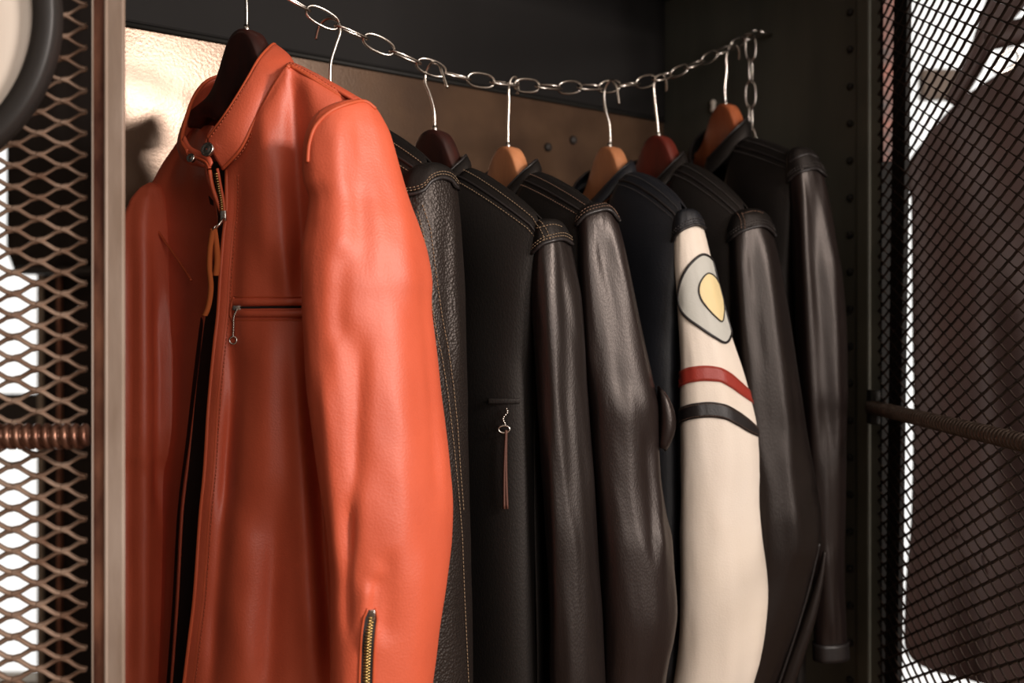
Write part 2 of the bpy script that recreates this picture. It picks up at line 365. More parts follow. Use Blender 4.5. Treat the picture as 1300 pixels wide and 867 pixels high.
# ------------------------------------------------------------------ leather apron outside the far door
ap = thing('leather_apron', P(1250, 870, 1.95), 'dark brown leather apron with a neck strap hanging beyond the half open mesh door', 'apron')
AD = 1.95
xl_ = curve([(40, 1350), (72, 1300), (100, 1258), (130, 1215), (170, 1180), (212, 1150), (222, 1147), (250, 1157), (400, 1158), (520, 1160), (650, 1158), (760, 1150), (815, 1149), (836, 1158), (852, 1185), (860, 1218), (868, 1250), (890, 1350)])
rows = []
ys = list(np.linspace(41, 800, 70))+list(np.linspace(804, 889.5, 30))
for y in ys:
    a = xl_(y); rows.append([])
    for j in range(50):
        x = a+(1560-a)*(j/49)**1.3
        dd = AD+.02*math.sin(x*.03+y*.004)+.012*math.sin(x*.055-y*.009)+.02*noise.noise(Vector((x*.012, y*.006, 3)))+.00022*(x-1150)
        rows[-1].append(P(x, y, dd))
b = MB(); b.grid(rows); b.build('apron_body', M['apron'], ap, solid=.004)
b = MB(); cl = [(1208, 132), (1222, 108), (1236, 84), (1247, 58), (1262, 26), (1285, -12), (1310, -40)]
wd = [10, 11, 12, 13, 18, 26, 30]; rows = []
for k in range(40):
    u = k/39*6; i = min(int(u), 5); t = u-i
    x = cl[i][0]*(1-t)+cl[i+1][0]*t; y = cl[i][1]*(1-t)+cl[i+1][1]*t; h = wd[i]*(1-t)+wd[i+1]*t
    rows.append([P(x+h*.85*q, y+h*.5*q, AD-.03+.012*math.cos(q*1.5)) for q in (-1, -.6, -.2, .2, .6, 1)])
b.grid(rows); b.build('neck_strap', M['apron'], ap, solid=.004)
b = MB(); rows = []
for k in range(30):
    u = k/29; x = 1250+u*110; y = 48-34*u+6*math.sin(u*3)
    rows.append([P(x, y+16*q, AD-.02+.01*q*q) for q in (-1, -.5, 0, .5, 1)])
b.grid(rows); b.build('shoulder_strap', M['apron'], ap, solid=.004)
b = MB()
b.tube(spline([P(1288, 62, AD-.05), P(1294, 74, AD-.05), P(1284, 86, AD-.05), P(1266, 92, AD-.05), P(1262, 82, AD-.05), P(1274, 68, AD-.05)], 36, True), .0035, 8, closed=True)
b.build('buckle', M['steel'], ap)
for (x, y0, y1) in ((1250, 705, 728), (1212, 672, 682), (1258, 790, 866)):
    b = MB(); b.tube(spline([P(x-2, y0, AD-.012), P(x, (y0+y1)/2, AD-.02), P(x+3, y1, AD-.014)], 10), .003, 8); b.build('fold_ridge', M['apron'], ap)
# ------------------------------------------------------------------ round sign in front of the folded door
sg = thing('round_sign', P(-139, 20, .86), 'round cream disc with a thick black rim hanging before the folded mesh door', 'sign')
SD = .86; cx = P(-139, 20, SD)
def disc(r0, r1, y0, y1, y_mid=None):
    m = MB(); rows = []
    prof = [(r0, y0), (r1-.002, y0), (r1, y0+.002), (r1, y1), (r0, y1)]
    for (r, yy) in prof: rows.append([cx+X*(r*math.cos(a))+Z*(r*math.sin(a))+Y*yy for a in [2*math.pi*k/96 for k in range(96)]])
    rows.append(rows[0]); m.grid(rows, True); return m
disc(.0005, 190/F*SD, -.002, .004).build('disc_face', M['sign_white'], sg)
disc(187/F*SD, 213/F*SD, -.010, .010).build('rim', M['sign_black'], sg)
m = MB(); m.tube([cx+Y*.006, cx+Y*.03], .012, 12); m.build('mount', M['sign_black'], sg)
# ------------------------------------------------------------------ chain
chz = curve([(-330, -60), (200, -75), (290, -38), (340, -15), (370, 0), (400, 17), (430, 33), (470, 51), (505, 68), (540, 83), (575, 95), (610, 102), (650, 107), (690, 110), (730, 111), (770, 110), (800, 107), (830, 101), (860, 91), (890, 78), (920, 63), (950, 47), (980, 28)])
def chain_pt(t):
    q = LP(t, 0, 0); px = 650+F*q.x/q.y
    return P(px, chz(px), q.y)
tt = np.linspace(-.14, .985, 500); cp = [chain_pt(t) for t in tt]
acc = [0]
for i in range(1, len(cp)): acc.append(acc[-1]+(cp[i]-cp[i-1]).length)
def along(s):
    i = int(np.searchsorted(acc, s)); i = max(1, min(len(cp)-1, i)); k = (s-acc[i-1])/(acc[i]-acc[i-1]); return cp[i-1]+(cp[i]-cp[i-1])*k
ch = thing('hanging_chain', LP(.45, 0, .35), 'bright steel chain slung across the locker with hangers hooked through it', 'chain')
PITCH, HLW, HLL, WR = .0425, .0098, .0236, .0019
def link(c, t, roll):
    t = t.normalized(); a = (Z-t*t.z); a = a.normalized() if a.length > .2 else EN; bvec = t.cross(a)
    s = a*math.cos(roll)+bvec*math.sin(roll); path = []
    for k in range(28):
        th = 2*math.pi*k/28; cx_, sy = math.cos(th), math.sin(th)
        path.append(c+t*(HLL*math.copysign(abs(cx_)**.85, cx_))+s*(HLW*math.copysign(abs(sy)**.8, sy)))
    m = MB(); m.tube(path, WR, 8, closed=True); m.build('link', M['steel'], ch)
n = int(acc[-1]/PITCH)
for k in range(n):
    s = (k+.5)*PITCH; link(along(s), along(s+.01)-along(s-.01), (math.radians(25) if k % 2 else math.radians(112))+random.uniform(-.2, .2))
endp = along(n*PITCH)
q = P(953, 52, LP(.955, 0, 0).y)
for k in range(5): link(Vector((q.x, q.y, q.z-.012-k*PITCH)), Vector((.02, 0, -1)), math.radians(70) if k % 2 else math.radians(-15))
m = MB(); m.tube([LP(TR, 0, endp.z-CZ), endp+EX*.002], .004, 10); m.build('eye_bolt', M['steel'], ch)
# ------------------------------------------------------------------ coat hangers
HK = [(313, 1.0), (425, 0), (550, 0), (647, 0), (770, 0), (832, 0), (918, 0)]
def t_of(px):
    r = (px-650)/F; return (r*C0.y-C0.x)/(EX.x-r*EX.y)
TS = [0.0 if i == 0 else t_of(h[0]) for i, h in enumerate(HK)]
def hanger(i, pts, dback, wood, label, nd, top, arm=.125):
    """pts: outline of the wire in the frame's pixels, followed at the hanger's own depth"""
    c = LP(TS[i], 0, 0); d0 = c.y
    base = P(top[0], top[1], d0)
    r = thing('coat_hanger', base, label, 'hanger', 'wooden coat hangers on the chain')
    n = len(pts)
    path = [P(x, y, d0+dback*max(0, (k-n*.45)/(n*.55))) for k, (x, y) in enumerate(pts)]
    m = MB(); m.tube(spline(path, 50), .0021, 10); m.build('hook', M['steel'], r)
    body = MB(); rows = []; fd = Vector((nd.y, -nd.x, 0))      # across the hanger
    prof = lambda s: -.06*(1-math.exp(-(s/.043)**3))-.25*max(0, s-.03)-.1*s
    for k in range(61):
        s = -arm+2*arm*k/60; a = abs(s); zt = prof(a)-.06*max(0, a-.09); hh = .018+.060*math.exp(-(a/.055)**4)
        th = .0125; zc = zt-hh; cc = base+nd*s+fd*(.018*(a/.2)**2)
        ring = []
        for (u, v) in ((-1, .8), (-.86, .97), (0, 1), (.86, .97), (1, .8), (1, -.8), (.8, -.97), (-.8, -.97), (-1, -.8)):
            ring.append(Vector((cc.x, cc.y, base.z))+fd*(u*th)+Z*(zc+hh*.5+v*hh*.5))
        rows.append(ring)
    body.grid(rows, True); body.fan(rows[0], sum(rows[0], Vector())/9); body.fan(rows[-1], sum(rows[-1], Vector())/9)
    body.build('hanger_arms', M[wood], r)
    m = MB(); m.tube([base-Z*.004, base+Z*.006], [.0045, .0036], 12); m.build('ferrule', M['steel'], r)
    return r
# ------------------------------------------------------------------ jacket kit
class Sleeve:
    """tapering sleeve whose outline follows (y, left, right) stations at depth d(y); oval section, wider along the chest direction"""
    def __init__(s, st, d, nd, ratio=.62, folds=(), amp=.0022, seed=1, ns=64, nr=120):
        s.l = curve([(a, b_) for a, b_, c in st]); s.r = curve([(a, c) for a, b_, c in st]); s.y0 = st[0][0]; s.y1 = st[-1][0]
        s.d = d if callable(d) else (lambda y: d); s.n = nd; s.f = Vector((nd.y, -nd.x, 0)); s.k = ratio; s.folds = folds; s.amp = amp; s.seed = seed; s.ns = ns; s.nr = nr
        s.proj = math.hypot(s.f.x, ratio*s.n.x)
    def ring(s, y, ns=None, scale=1.0):
        ns = ns or s.ns; d = s.d(y); l, r = s.l(y), s.r(y); hw = max(.4, (r-l)/2)/F*d; a = hw/s.proj; bq = a*s.k
        c = P((l+r)/2, y, d); out = []
        for k in range(ns):
            th = 2*math.pi*k/ns; rad = s.f*(a*math.cos(th))+s.n*(bq*math.sin(th))
            nrm = (s.f*(math.cos(th)/a)+s.n*(math.sin(th)/bq)).normalized()
            p = c+rad; px = 650+F*p.x/p.y; face = max(0, min(1, -nrm.y*2.2))
            dsp = 0
            edge = min(1, hw/.02)
            for (x1, yy1, x2, yy2, wp, am) in s.folds:
                if yy1-40 < y < yy2+40:
                    u = (y-yy1)/(yy2-yy1); win = max(0, min(1, (u+.15)/.3))*max(0, min(1, (1.15-u)/.3)); win = win*win*(3-2*win)
                    dsp += .8*am*math.exp(-((px-(x1+(x2-x1)*u))/wp)**2)*win*face
            dsp += s.amp*edge*noise.noise(Vector((math.cos(th)*1.9, math.sin(th)*1.9, y*.006+s.seed*7)))*1.2
            dsp += s.amp*.5*edge*noise.noise(Vector((math.cos(th)*4.2+y*.006, math.sin(th)*4.2, y*.016+s.seed*3)))
            out.append((p+nrm*(dsp+(scale-1)*.05), nrm))
        return out
    def mesh(s, y0=None, y1=None, close=True):
        m = MB(); y0 = s.y0 if y0 is None else y0; y1 = s.y1 if y1 is None else y1
        rows = []
        for k in range(s.nr+1):
            q = k/s.nr; q = q*.4+q*q*.6
            rows.append([p for p, n_ in s.ring(y0+(y1-y0)*q)])
        m.grid(rows, True)
        if close:
            m.fan(rows[0], sum(rows[0], Vector())/s.ns); inner = [p*.93+(sum(rows[-1], Vector())/s.ns)*.07 for p in rows[-1]]
            m.grid([rows[-1], inner, [p-(-Z)*.03 for p in inner]], True); m.fan([p+Z*.03 for p in inner], sum(inner, Vector())/s.ns+Z*.03)
        return m
    def at(s, x, y, off=.0008):
        """point of the visible side at pixel x, y, lifted off the leather"""
        yy = y
        for _ in range(3):
            pts = [(650+F*p.x/p.y, p, n_) for p, n_ in s.ring(yy, 120) if n_.dot(p-Vector((0, 0, CZ))) < .02]
            pts.sort(key=lambda q: q[0]); xs = [q[0] for q in pts]
            i = int(np.searchsorted(xs, x)); i = max(1, min(len(xs)-1, i)); k = (x-xs[i-1])/max(1e-6, xs[i]-xs[i-1]); k = max(0, min(1, k))
            p = pts[i-1][1].lerp(pts[i][1], k); n_ = pts[i-1][2].lerp(pts[i][2], k).normalized()
            yy = HY+(y-HY)*p.y/s.d(yy)
        return p+n_*off, n_
    def strip(s, top, bot, nx=40, ny=6, off=.0012, wrap=True):
        rows = []
        tf, bf = curve(top), curve(bot); x0, x1 = top[0][0], top[-1][0]
        for j in range(nx+1):
            x = x0+(x1-x0)*j/nx
            rows.append([s.at(x+(bot[-1][0]-x1)*(j/nx)*(i/ny), tf(x)+(bf(x+(bot[-1][0]-x1)*(j/nx))-tf(x))*i/ny, off)[0] for i in range(ny+1)])
        m = MB(); m.grid(rows); return m
    def patch(s, outline, off, n=72, rings=7):
        pts = spline([Vector((x, y, 0)) for x, y in outline], n, True); c = sum(pts, Vector())/n; rows = []
        for k in range(1, rings+1):
            rows.append([s.at(c.x+(p.x-c.x)*k/rings, c.y+(p.y-c.y)*k/rings, off)[0] for p in pts])
        m = MB(); m.grid(rows, True); m.fan(rows[0], s.at(c.x, c.y, off)[0]); return m, rows[-1]
def stitches(lines, m, root, pitch=.0045, ln=.0030, r=.00055):
    """rows of thread: every stitch a small four-sided dash along the line"""
    mb = MB()
    for pts in lines:
        pts = [Vector(p) for p in pts]; acc = [0]
        for i in range(1, len(pts)): acc.append(acc[-1]+(pts[i]-pts[i-1]).length)
        g = lambda u: pts[max(1, min(len(pts)-1, int(np.searchsorted(acc, u))))-1].lerp(pts[max(1, min(len(pts)-1, int(np.searchsorted(acc, u))))], max(0, min(1, (u-acc[max(1, min(len(pts)-1, int(np.searchsorted(acc, u))))-1])/max(1e-9, acc[max(1, min(len(pts)-1, int(np.searchsorted(acc, u))))]-acc[max(1, min(len(pts)-1, int(np.searchsorted(acc, u))))-1]))))
        u = 0
        while u+ln < acc[-1]:
            mb.tube([g(u), g(u+ln)], r, 4); u += pitch
    return mb.build('stitching', m, root, kind='stuff')
class Jacket:
    def __init__(s, i, tip, neck_y, label, half=.215, hem=-.52, T=.055, conv=1.15):
        s.conv = conv; s.C = LP(TS[i], 0, 0); r = (tip[0]-650)/F
        a = 1+r*r; bq = -2*(r*s.C.x+s.C.y); cq = s.C.x**2+s.C.y**2-half**2; ds = bq*bq-4*a*cq
        d = (-bq-math.sqrt(ds))/(2*a) if ds > 0 else -bq/(2*a)
        s.tip = P(tip[0], tip[1], d); s.W = math.hypot(s.tip.x-s.C.x, s.tip.y-s.C.y)
        s.n = Vector((s.tip.x-s.C.x, s.tip.y-s.C.y, 0)).normalized(); s.f = Vector((s.n.y, -s.n.x, 0))
        if s.f.dot(EX) > 0: s.f = -s.f
        s.ns = .075; q = s.C+s.n*s.ns; s.zn = (HY-neck_y)/F*q.y; s.zt = s.tip.z-CZ; s.hem = hem; s.T = T
        s.root = thing('leather_jacket', Vector((s.C.x, s.C.y, CZ+hem)), label, 'jacket', 'leather jackets hanging on the chain')
    def loc(s, a, b_, z): return Vector((s.C.x, s.C.y, CZ+z))+s.n*a+s.f*b_
    def ztop(s, a, front=True):
        a = abs(a)
        if a >= s.ns: return s.zn+(s.zt-s.zn)*((a-s.ns)/(s.W-s.ns))**s.conv
        k = a/s.ns; drop = .085 if front else .015
        return s.zn-drop*(1-k*k)**.5
    def panel(s, p, q, sgn, front=True):
        """p 0 centre .. 1 side seam, q 0 shoulder .. 1 hem"""
        a = p*s.W; zt = s.ztop(a, front); z = zt+(s.hem-zt)*q-.007*max(0, p-.9)/.1
        drop = zt-z
        wid = 1-.05*p**6-.10*min(1, drop/.18)+.03*max(0, (drop-.3)/.4)
        th = s.T*(1-p**3.2)**.55
        k = min(1, drop/.11); rnd = math.sqrt(max(0, 1-(1-k)**2))
        if p*s.W < s.ns: rnd = max(rnd, .75*(1-(p*s.W/s.ns)**2))
        wob = .004*noise.noise(Vector((a*12+3, z*5, s.C.x*9+(0 if front else 5))))
        return s.loc(sgn*a*wid, (1 if front else -1)*(th*rnd+wob*k), z)
    def torso(s, m, lining):
        names = (('front_panel', 1, True), ('front_panel', -1, True), ('back_panel', 0, False))
        for nm, sg_, fr_ in names:
            rows = []
            for i in range(49):
                q = (i/48)**1.6
                if sg_: rows.append([s.panel(j/32*.985+.015, q, sg_, fr_) for j in range(33)])
                else: rows.append([s.panel(abs(j)/24, q, 1 if j >= 0 else -1, fr_) for j in range(-24, 25)])
            mb = MB(); mb.grid(rows); mb.build(nm, m, s.root, solid=.0022)
    def collar(s, m, h=.042, rx=.070, ry=.056, edge=None, front=.08, cy=.010):
        rows = []; top = []
        for k in range(61):
            a = math.radians(-158+316*k/60)          # 0 = back of the neck
            ca, sa = math.cos(a), math.sin(a); fr_ = (1-ca)/2
            zb = s.zn+.003-front*fr_**2.4-.010*(1-fr_)**2; row = []
            for j in range(7):
                q = j/6; sc_ = 1+.06*math.sin(q*math.pi)-.14*q
                row.append(s.loc(rx*sa*sc_, -(ry if ca < 0 else ry*.72)*ca*sc_+cy-.004*q, zb+(h*(1-.15*fr_))*q))
            rows.append(row); top.append(row[-1])
        mb = MB(); mb.grid(rows); mb.build('collar', m, s.root, solid=.003)
        mb = MB(); mb.tube(top, .0022, 8); mb.build('collar_edge', edge or m, s.root)
    def far_sleeve(s, m, length=.62):
        mb = MB(); rows = []; tipf = s.loc(-s.W*.97, 0, s.zt)
        for i in range(41):
            q = i/40; z = s.zt-.004-length*q; g_ = min(1, (q+.004)/.09)**.5
            a = (.066-.022*q)*g_; bq = (.036-.010*q)*g_; c = s.loc(-s.W*.97+.02*(1-g_)-.006*q, .015*q, z)
            rows.append([c+s.f*(a*math.cos(t))+s.n*(bq*math.sin(t)) for t in [2*math.pi*k/28 for k in range(28)]])
        mb.grid(rows, True); mb.fan(rows[0], sum(rows[0], Vector())/28); mb.fan(rows[-1], sum(rows[-1], Vector())/28)
        mb.build('sleeve', m, s.root)
    def shoulder_line(s, q, p0=None, p1=.98, off=.0015, n=40, back=False):
        p0 = s.ns/s.W if p0 is None else p0; out = []
        for k in range(n):
            p = p0+(p1-p0)*k/(n-1); a = s.panel(p, q, 1, not back); nrm = (Z*.7+s.f*(.5 if not back else -.5)+s.n*.3).normalized()
            out.append(a+nrm*(off+.0011))
        return out
def arc(sl, pts, off, n=36):
    return [sl.at(p.x, p.y, off)[0] for p in spline([Vector((x, y, 0)) for x, y in pts], n)]
def cap(sl, edge, rows_n=40, scale=1.05):
    """yoke end that laps over the head of the sleeve, down to the armhole seam given in pixels"""
    ec = curve(edge); ym = max(q[1] for q in edge)+12; ys = np.linspace(sl.y0+.5, ym, 60); N = 60
    rings = [sl.ring(y, N, scale) for y in ys]; cols = []
    for k in range(N):
        cut = ym
        for y, r in zip(ys, rings):
            p = r[k][0]
            if y >= ec(650+F*p.x/p.y): cut = y; break
        cut = max(cut, sl.y0+2); col = []
        for i in range(rows_n+1):
            u = (sl.y0+.5+(cut-sl.y0-.5)*i/rows_n-ys[0])/(ys[1]-ys[0]); a = min(len(ys)-2, int(u)); col.append(rings[a][k][0].lerp(rings[a+1][k][0], u-a))
        cols.append(col)
    m = MB(); rows = [[c[i] for c in cols] for i in range(rows_n+1)]; m.grid(rows, True); m.fan(rows[0], sum(rows[0], Vector())/N)
    return m
# ------------------------------------------------------------------ 1 the orange jacket
def orange():
    half = .23; a = math.radians(50)
    nd = Vector((math.sin(a), -math.cos(a), 0))
    C = LP(0, 0, 0)
    root = thing('leather_jacket', Vector((C.x, C.y, CZ-.5)), 'rust orange leather jacket with a zipped stand collar, nearest of the row', 'jacket', 'leather jackets hanging on the chain')
    O, E = M['orange'], M['orange_edge']
    # near sleeve
    st = [(127, 452, 462), (131, 436, 471), (138, 420, 478), (150, 405, 485), (165, 397, 492), (185, 391.5, 498), (210, 390, 505), (235, 392, 513), (258, 399, 521), (285, 396, 531), (325, 390, 542), (360, 391, 546), (380, 391, 545), (434, 394, 550), (480, 397, 555), (540, 404, 562), (600, 412, 569), (650, 420, 572), (690, 424, 571), (740, 426, 567), (790, 426, 560), (867, 426, 549), (940, 428, 540)]
    folds = [(458, 150, 464, 345, 15, -.0045), (428, 170, 428, 330, 14, .004), (496, 150, 520, 380, 14, .005), (436, 325, 430, 430, 13, -.0045), (446, 420, 455, 600, 17, -.006), (462, 440, 440, 690, 9, -.005), (505, 380, 512, 720, 22, .006), (538, 360, 556, 620, 7, -.003), (412, 480, 430, 700, 9, .005), (480, 715, 470, 775, 9, -.006), (466, 725, 463, 800, 10, .005), (492, 690, 490, 790, 11, -.005), (440, 630, 440, 780, 7, -.0055), (552, 370, 566, 640, 6, .003), (533, 700, 525, 900, 18, .005)]
    sl = Sleeve(st, lambda y: 1.062-.00002*(y-130), nd, .66, folds, .0014, 2, 88, 190)
    sl.mesh().build('sleeve', O, root)
    sm = MB(); sm.tube(arc(sl, [(391, 206), (393, 182), (401, 160), (418, 143), (440, 133), (462, 129), (476, 138)], .0004, 50), .0021, 8); sm.build('armhole_welt', E, root)
    # chest of the near half
    xl = curve([(60, 290), (214, 287), (260, 287), (300, 283), (350, 279), (400, 276), (434, 272), (520, 264), (600, 259), (650, 254), (760, 246), (810, 240), (867, 233), (940, 224)])
    xr = curve([(60, 450), (132, 447), (200, 432), (300, 428), (400, 432), (500, 438), (650, 452), (867, 458), (940, 460)])
    top = spline([Vector(q+(0,)) for q in ((287, 214), (306, 190), (321, 158), (335, 130), (350, 103), (366, 84), (390, 95), (415, 111), (447, 131))], 61)
    pf = [(304, 220, 292, 460, 10, -.008), (296, 500, 268, 880, 10, -.009), (330, 140, 340, 330, 17, .012), (374, 100, 386, 380, 15, -.016), (352, 200, 362, 370, 12, .006), (340, 420, 326, 640, 26, .012), (395, 430, 425, 900, 14, -.020), (375, 470, 398, 860, 14, .008), (300, 440, 288, 640, 12, -.009), (310, 660, 300, 880, 22, .011), (352, 640, 340, 880, 14, -.006)]
    def D(x, y):
        l, r = xl(y), xr(y); p = max(0, min(1, (x-l)/(r-l)))
        d = 1.158+(1.118-1.158)*p-.016*math.sin(math.pi*p**.8)
        for (x1, y1, x2, y2, wp, am) in pf:
            u = (y-y1)/(y2-y1)
            if -.2 < u < 1.2:
                win = max(0, min(1, (u+.18)/.36))*max(0, min(1, (1.18-u)/.36)); win = win*win*(3-2*win)
                d -= am*math.exp(-((x-(x1+(x2-x1)*u))/wp)**2)*win
        ty = 214 if x < 287 else (84+(x-366)*.58 if x > 366 else 214-(x-287)*1.62)
        k = max(0, min(1, (y-ty)/60)); d += .012*(1-math.sqrt(max(0, 1-(1-k)**2)))*(1 if x > 366 else .45)
        return d+.0035*noise.noise(Vector((x*.03, y*.012, 1)))
    rows = []
    for i in range(111):
        q = (i/110)**1.15; row = []
        for j in range(61):
            p = j/60; ty = top[j].y; y = ty+(925-ty)*q
            xb = xl(y)+p*(xr(y)-xl(y)); x0 = xl(ty)+p*(xr(ty)-xl(ty))
            x = xb+(top[j].x-x0)*(1-q)**5
            row.append(P(x, y, D(x, y)))
        rows.append(row)
    toprow = [Vector(p) for p in rows[0]]
    m = MB(); m.grid(rows); m.build('front_panel', O, root, solid=.0025)
    on = lambda x, y, off=.002: P(x, y, D(x, y)-off)
    # zip facing along the edge
    fx = [(y, on(xl(y)+1.0, y, .001)) for y in np.linspace(216, 920, 80)]
    m = MB(); m.tube([p for y, p in fx], .0026, 8); m.build('front_edge', E, root)
    m = MB(); m.tube([on(xl(y)+12, y, .0003) for y in np.linspace(222, 920, 80)], .0013, 6); m.build('facing_seam', E, root)
    stitches([[on(xl(y)+15, y, .0022) for y in np.linspace(222, 920, 120)]], M['thread_orange'], root)
    # shoulder seam
    j0 = max(j for j in range(61) if top[j].x <= 367)
    m = MB(); m.tube([p+Vector((0, -.001, -.001)) for p in toprow[j0:]], .0026, 8)
    m.build('shoulder_seam', E, root)
    # shoulder, back and far half
    rows = []
    for i in range(45):
        q = i/44; row = []
        for j in range(-30, 31):
            p = j/30; s_ = p*half; aa = abs(s_)
            zt = .312-.06*max(0, (aa-.06)/.17) - (.06*max(0, (-s_-.06)/.17) if s_ < 0 else .018*max(0, (s_-.06)/.17))
            z = zt+(-.50-zt)*q**1.5; k = min(1, (zt-z)/.12); th = .052*(1-abs(p)**3)**.5*math.sqrt(max(0, 1-(1-k)**2))
            row.append(Vector((C.x, C.y, CZ+z))+nd*(s_*(.86+.06*k))-Vector((nd.y, -nd.x, 0))*(-1)*0+Vector((-nd.y, nd.x, 0))*(th+.004))
        rows.append(row)
    m = MB(); m.grid(rows); m.build('back_panel', O, root, solid=.0025)
    # yoke between the shoulder seam and the back
    a1 = [p+Z*.0005 for p in toprow[j0:]]
    a2 = [P(371, 84, 1.25), P(402, 97, 1.21), P(432, 112, 1.17), P(462, 129, 1.13)]
    u1, u2 = spline(a1, 24), spline(a2, 24); rows = []
    for k in range(24):
        rows.append([u1[k].lerp(u2[k], v)+Z*(.004*math.sin(math.pi*v)) for v in [t/8 for t in range(9)]])
    m = MB(); m.grid(rows); m.build('yoke', O, root, solid=.002)
    stitches([[r[1]+Z*.0016 for r in rows], [r[0]+Z*.0008+Vector((0, -.002, 0)) for r in rows]], M['thread_orange'], root)
    # far front half, in the shade of the near one
    xl2 = curve([(160, 238), (180, 226), (215, 203), (260, 184), (330, 182), (420, 190), (560, 196), (920, 190)])
    xr2 = curve([(160, 272), (180, 262), (215, 262), (260, 276), (300, 278), (400, 262), (480, 252), (560, 243), (650, 232), (760, 226), (920, 214)])
    rows = []
    for i in range(81):
        y = 160+(920-160)*(i/80); row = []
        for j in range(33):
            p = j/32; x = xl2(y)+(xr2(y)-xl2(y))*p
            d = 1.372-.125*p**1.2+.012*math.sin(p*math.pi)-.004*math.sin(p*14)*math.sin(y*.01)
            k = max(0, 1-(y-184)/60.); d -= .03*k*k*(1-p)
            row.append(P(x, y, d))
        rows.append(row)
    m = MB(); m.grid(rows); m.build('front_panel', O, root, solid=.0025)
    m = MB(); m.tube(spline([P(187, 268, 1.362), P(205, 300, 1.335), (P(226, 330, 1.305)), P(243, 356, 1.27)], 24), .0018, 6); m.build('yoke_seam', E, root)
    lm = MB(); rows = []
    for i in range(21):
        y = 205+(900-205)*i/20
        rows.append([P(xr2(y)-6+(xl(y)+16-xr2(y))*p, y, 1.262-.06*p) for p in (0, .25, .5, .75, 1)])
    lm.grid(rows); lm.v = [v for v in lm.v]; lm.build('lining', M['orange_lining'], root, solid=.002)
    # far sleeve
    st2 = [(232, 190, 198), (240, 180, 208), (260, 168, 216), (300, 156, 224), (350, 150, 231), (420, 147, 239), (480, 146, 241), (540, 146, 240), (575, 146, 234), (595, 146, 226), (650, 146, 221), (760, 147, 219), (867, 148, 217), (930, 150, 215)]
    f2 = [(183, 290, 182, 860, 9, .011), (203, 380, 204, 640, 9, -.014), (217, 430, 217, 590, 7, .008), (164, 300, 162, 860, 8, -.006)]
    s2 = Sleeve(st2, 1.36, nd, .66, f2, .002, 5, 56, 110); s2.mesh().build('sleeve', O, root)
    # stand collar
    tp = [(264, 176, 1.148), (282, 152, 1.140), (298, 128, 1.140), (316, 98, 1.148), (330, 74, 1.165), (346, 57, 1.21), (347, 62, 1.255), (322, 78, 1.30), (290, 93, 1.315), (264, 102, 1.30), (247, 122, 1.27), (236, 152, 1.225), (231, 178, 1.19), (238, 192, 1.172)]
    bs = [(283, 215, 1.150), (306, 190, 1.136), (322, 158, 1.134), (336, 129, 1.140), (352, 102, 1.152), (368, 82, 1.19), (372, 92, 1.25), (340, 118, 1.30), (300, 138, 1.318), (262, 152, 1.31), (240, 168, 1.285), (229, 190, 1.24), (236, 205, 1.20), (262, 212, 1.175)]
    tp = spline([P(*q) for q in tp], 90); bs = spline([P(*q) for q in bs], 90)
    cv = Vector((C.x-.02, C.y-.02, 0)); rows = []
    for a_, b_ in zip(bs, tp):
        row = []
        for k in range(9):
            v = k/8; p = a_.lerp(b_, v); o = Vector((p.x-cv.x, p.y-cv.y, 0)).normalized()
            row.append(p+o*(.005*math.sin(math.pi*v)))
        rows.append(row)
    m = MB(); m.grid(rows); m.build('collar', O, root, solid=.0035)
    m = MB(); m.tube(tp, .0024, 8); m.build('collar_edge', E, root)
    m = MB(); m.tube([p+Vector((0, -.002, 0)) for p in bs[:52]], .0019, 8); m.build('neck_seam', E, root)
    stitches([[p+Vector((.003, -.004, -.002)) for p in bs[4:50]], [p+Vector((0, -.0035, -.004)) for p in tp[2:46]]], M['thread_orange'], root)
    # tab of the collar with its snaps
    tab = spline([P(231, 180, 1.188), P(238, 193, 1.175), P(250, 200, 1.158), P(262, 206, 1.148), P(266, 214, 1.146)], 20)
    m = MB(); rows = [[p, p+Vector((.002, -.001, .003)), p+Vector((.004, 0, .007))] for p in tab]; m.grid(rows); m.build('collar_tab', O, root, solid=.003)
    m = MB(); m.tube(tab, .0022, 8); m.build('tab_edge', E, root)
    for (x, y, d, r) in ((264, 190, 1.138, .0085), (243, 201, 1.160, .0055)):
        c = P(x, y, d); nn = Vector((-.35, -.9, .2)).normalized(); u = nn.orthogonal().normalized(); v = nn.cross(u)
        m = MB(); rows = []
        for (rr, hh) in ((.001, .0025), (r*.5, .0022), (r*.72, .0008), (r*.85, .003), (r, .0018), (r, -.001)):
            rows.append([c+nn*hh+(u*math.cos(t)+v*math.sin(t))*rr for t in [2*math.pi*k/24 for k in range(24)]])
        m.grid(rows, True); m.build('snap', M['steel'], root, label='steel snap ring')
    # main zip: open leather-edged V with teeth, slider and suede pull
    z1 = spline([P(266, 216, 1.150), P(270, 238, 1.150), P(277, 258, 1.151), P(283, 276, 1.150)], 24)
    z2 = spline([P(276, 214, 1.150), P(280, 236, 1.150), P(284, 258, 1.150), P(285, 276, 1.149)], 24)
    zp = MB(); zp.tube(z1, .0024, 8); zp.tube(z2, .0018, 8); zip_ = zp.build('zip_edge', E, root)
    m = MB()
    for k in range(3, 22):
        p = z2[k]; m.box(p+Vector((-.0025, -.0016, 0)), X, Y, Z, .0022, .0012, .0008)
    m.build('zip_teeth', M['brass'], zip_, kind='stuff')
    m = MB(); m.box(P(284, 274, 1.144), X, Y, Z, .0035, .003, .006); m.build('slider', M['steel'], zip_, bevel=.001)
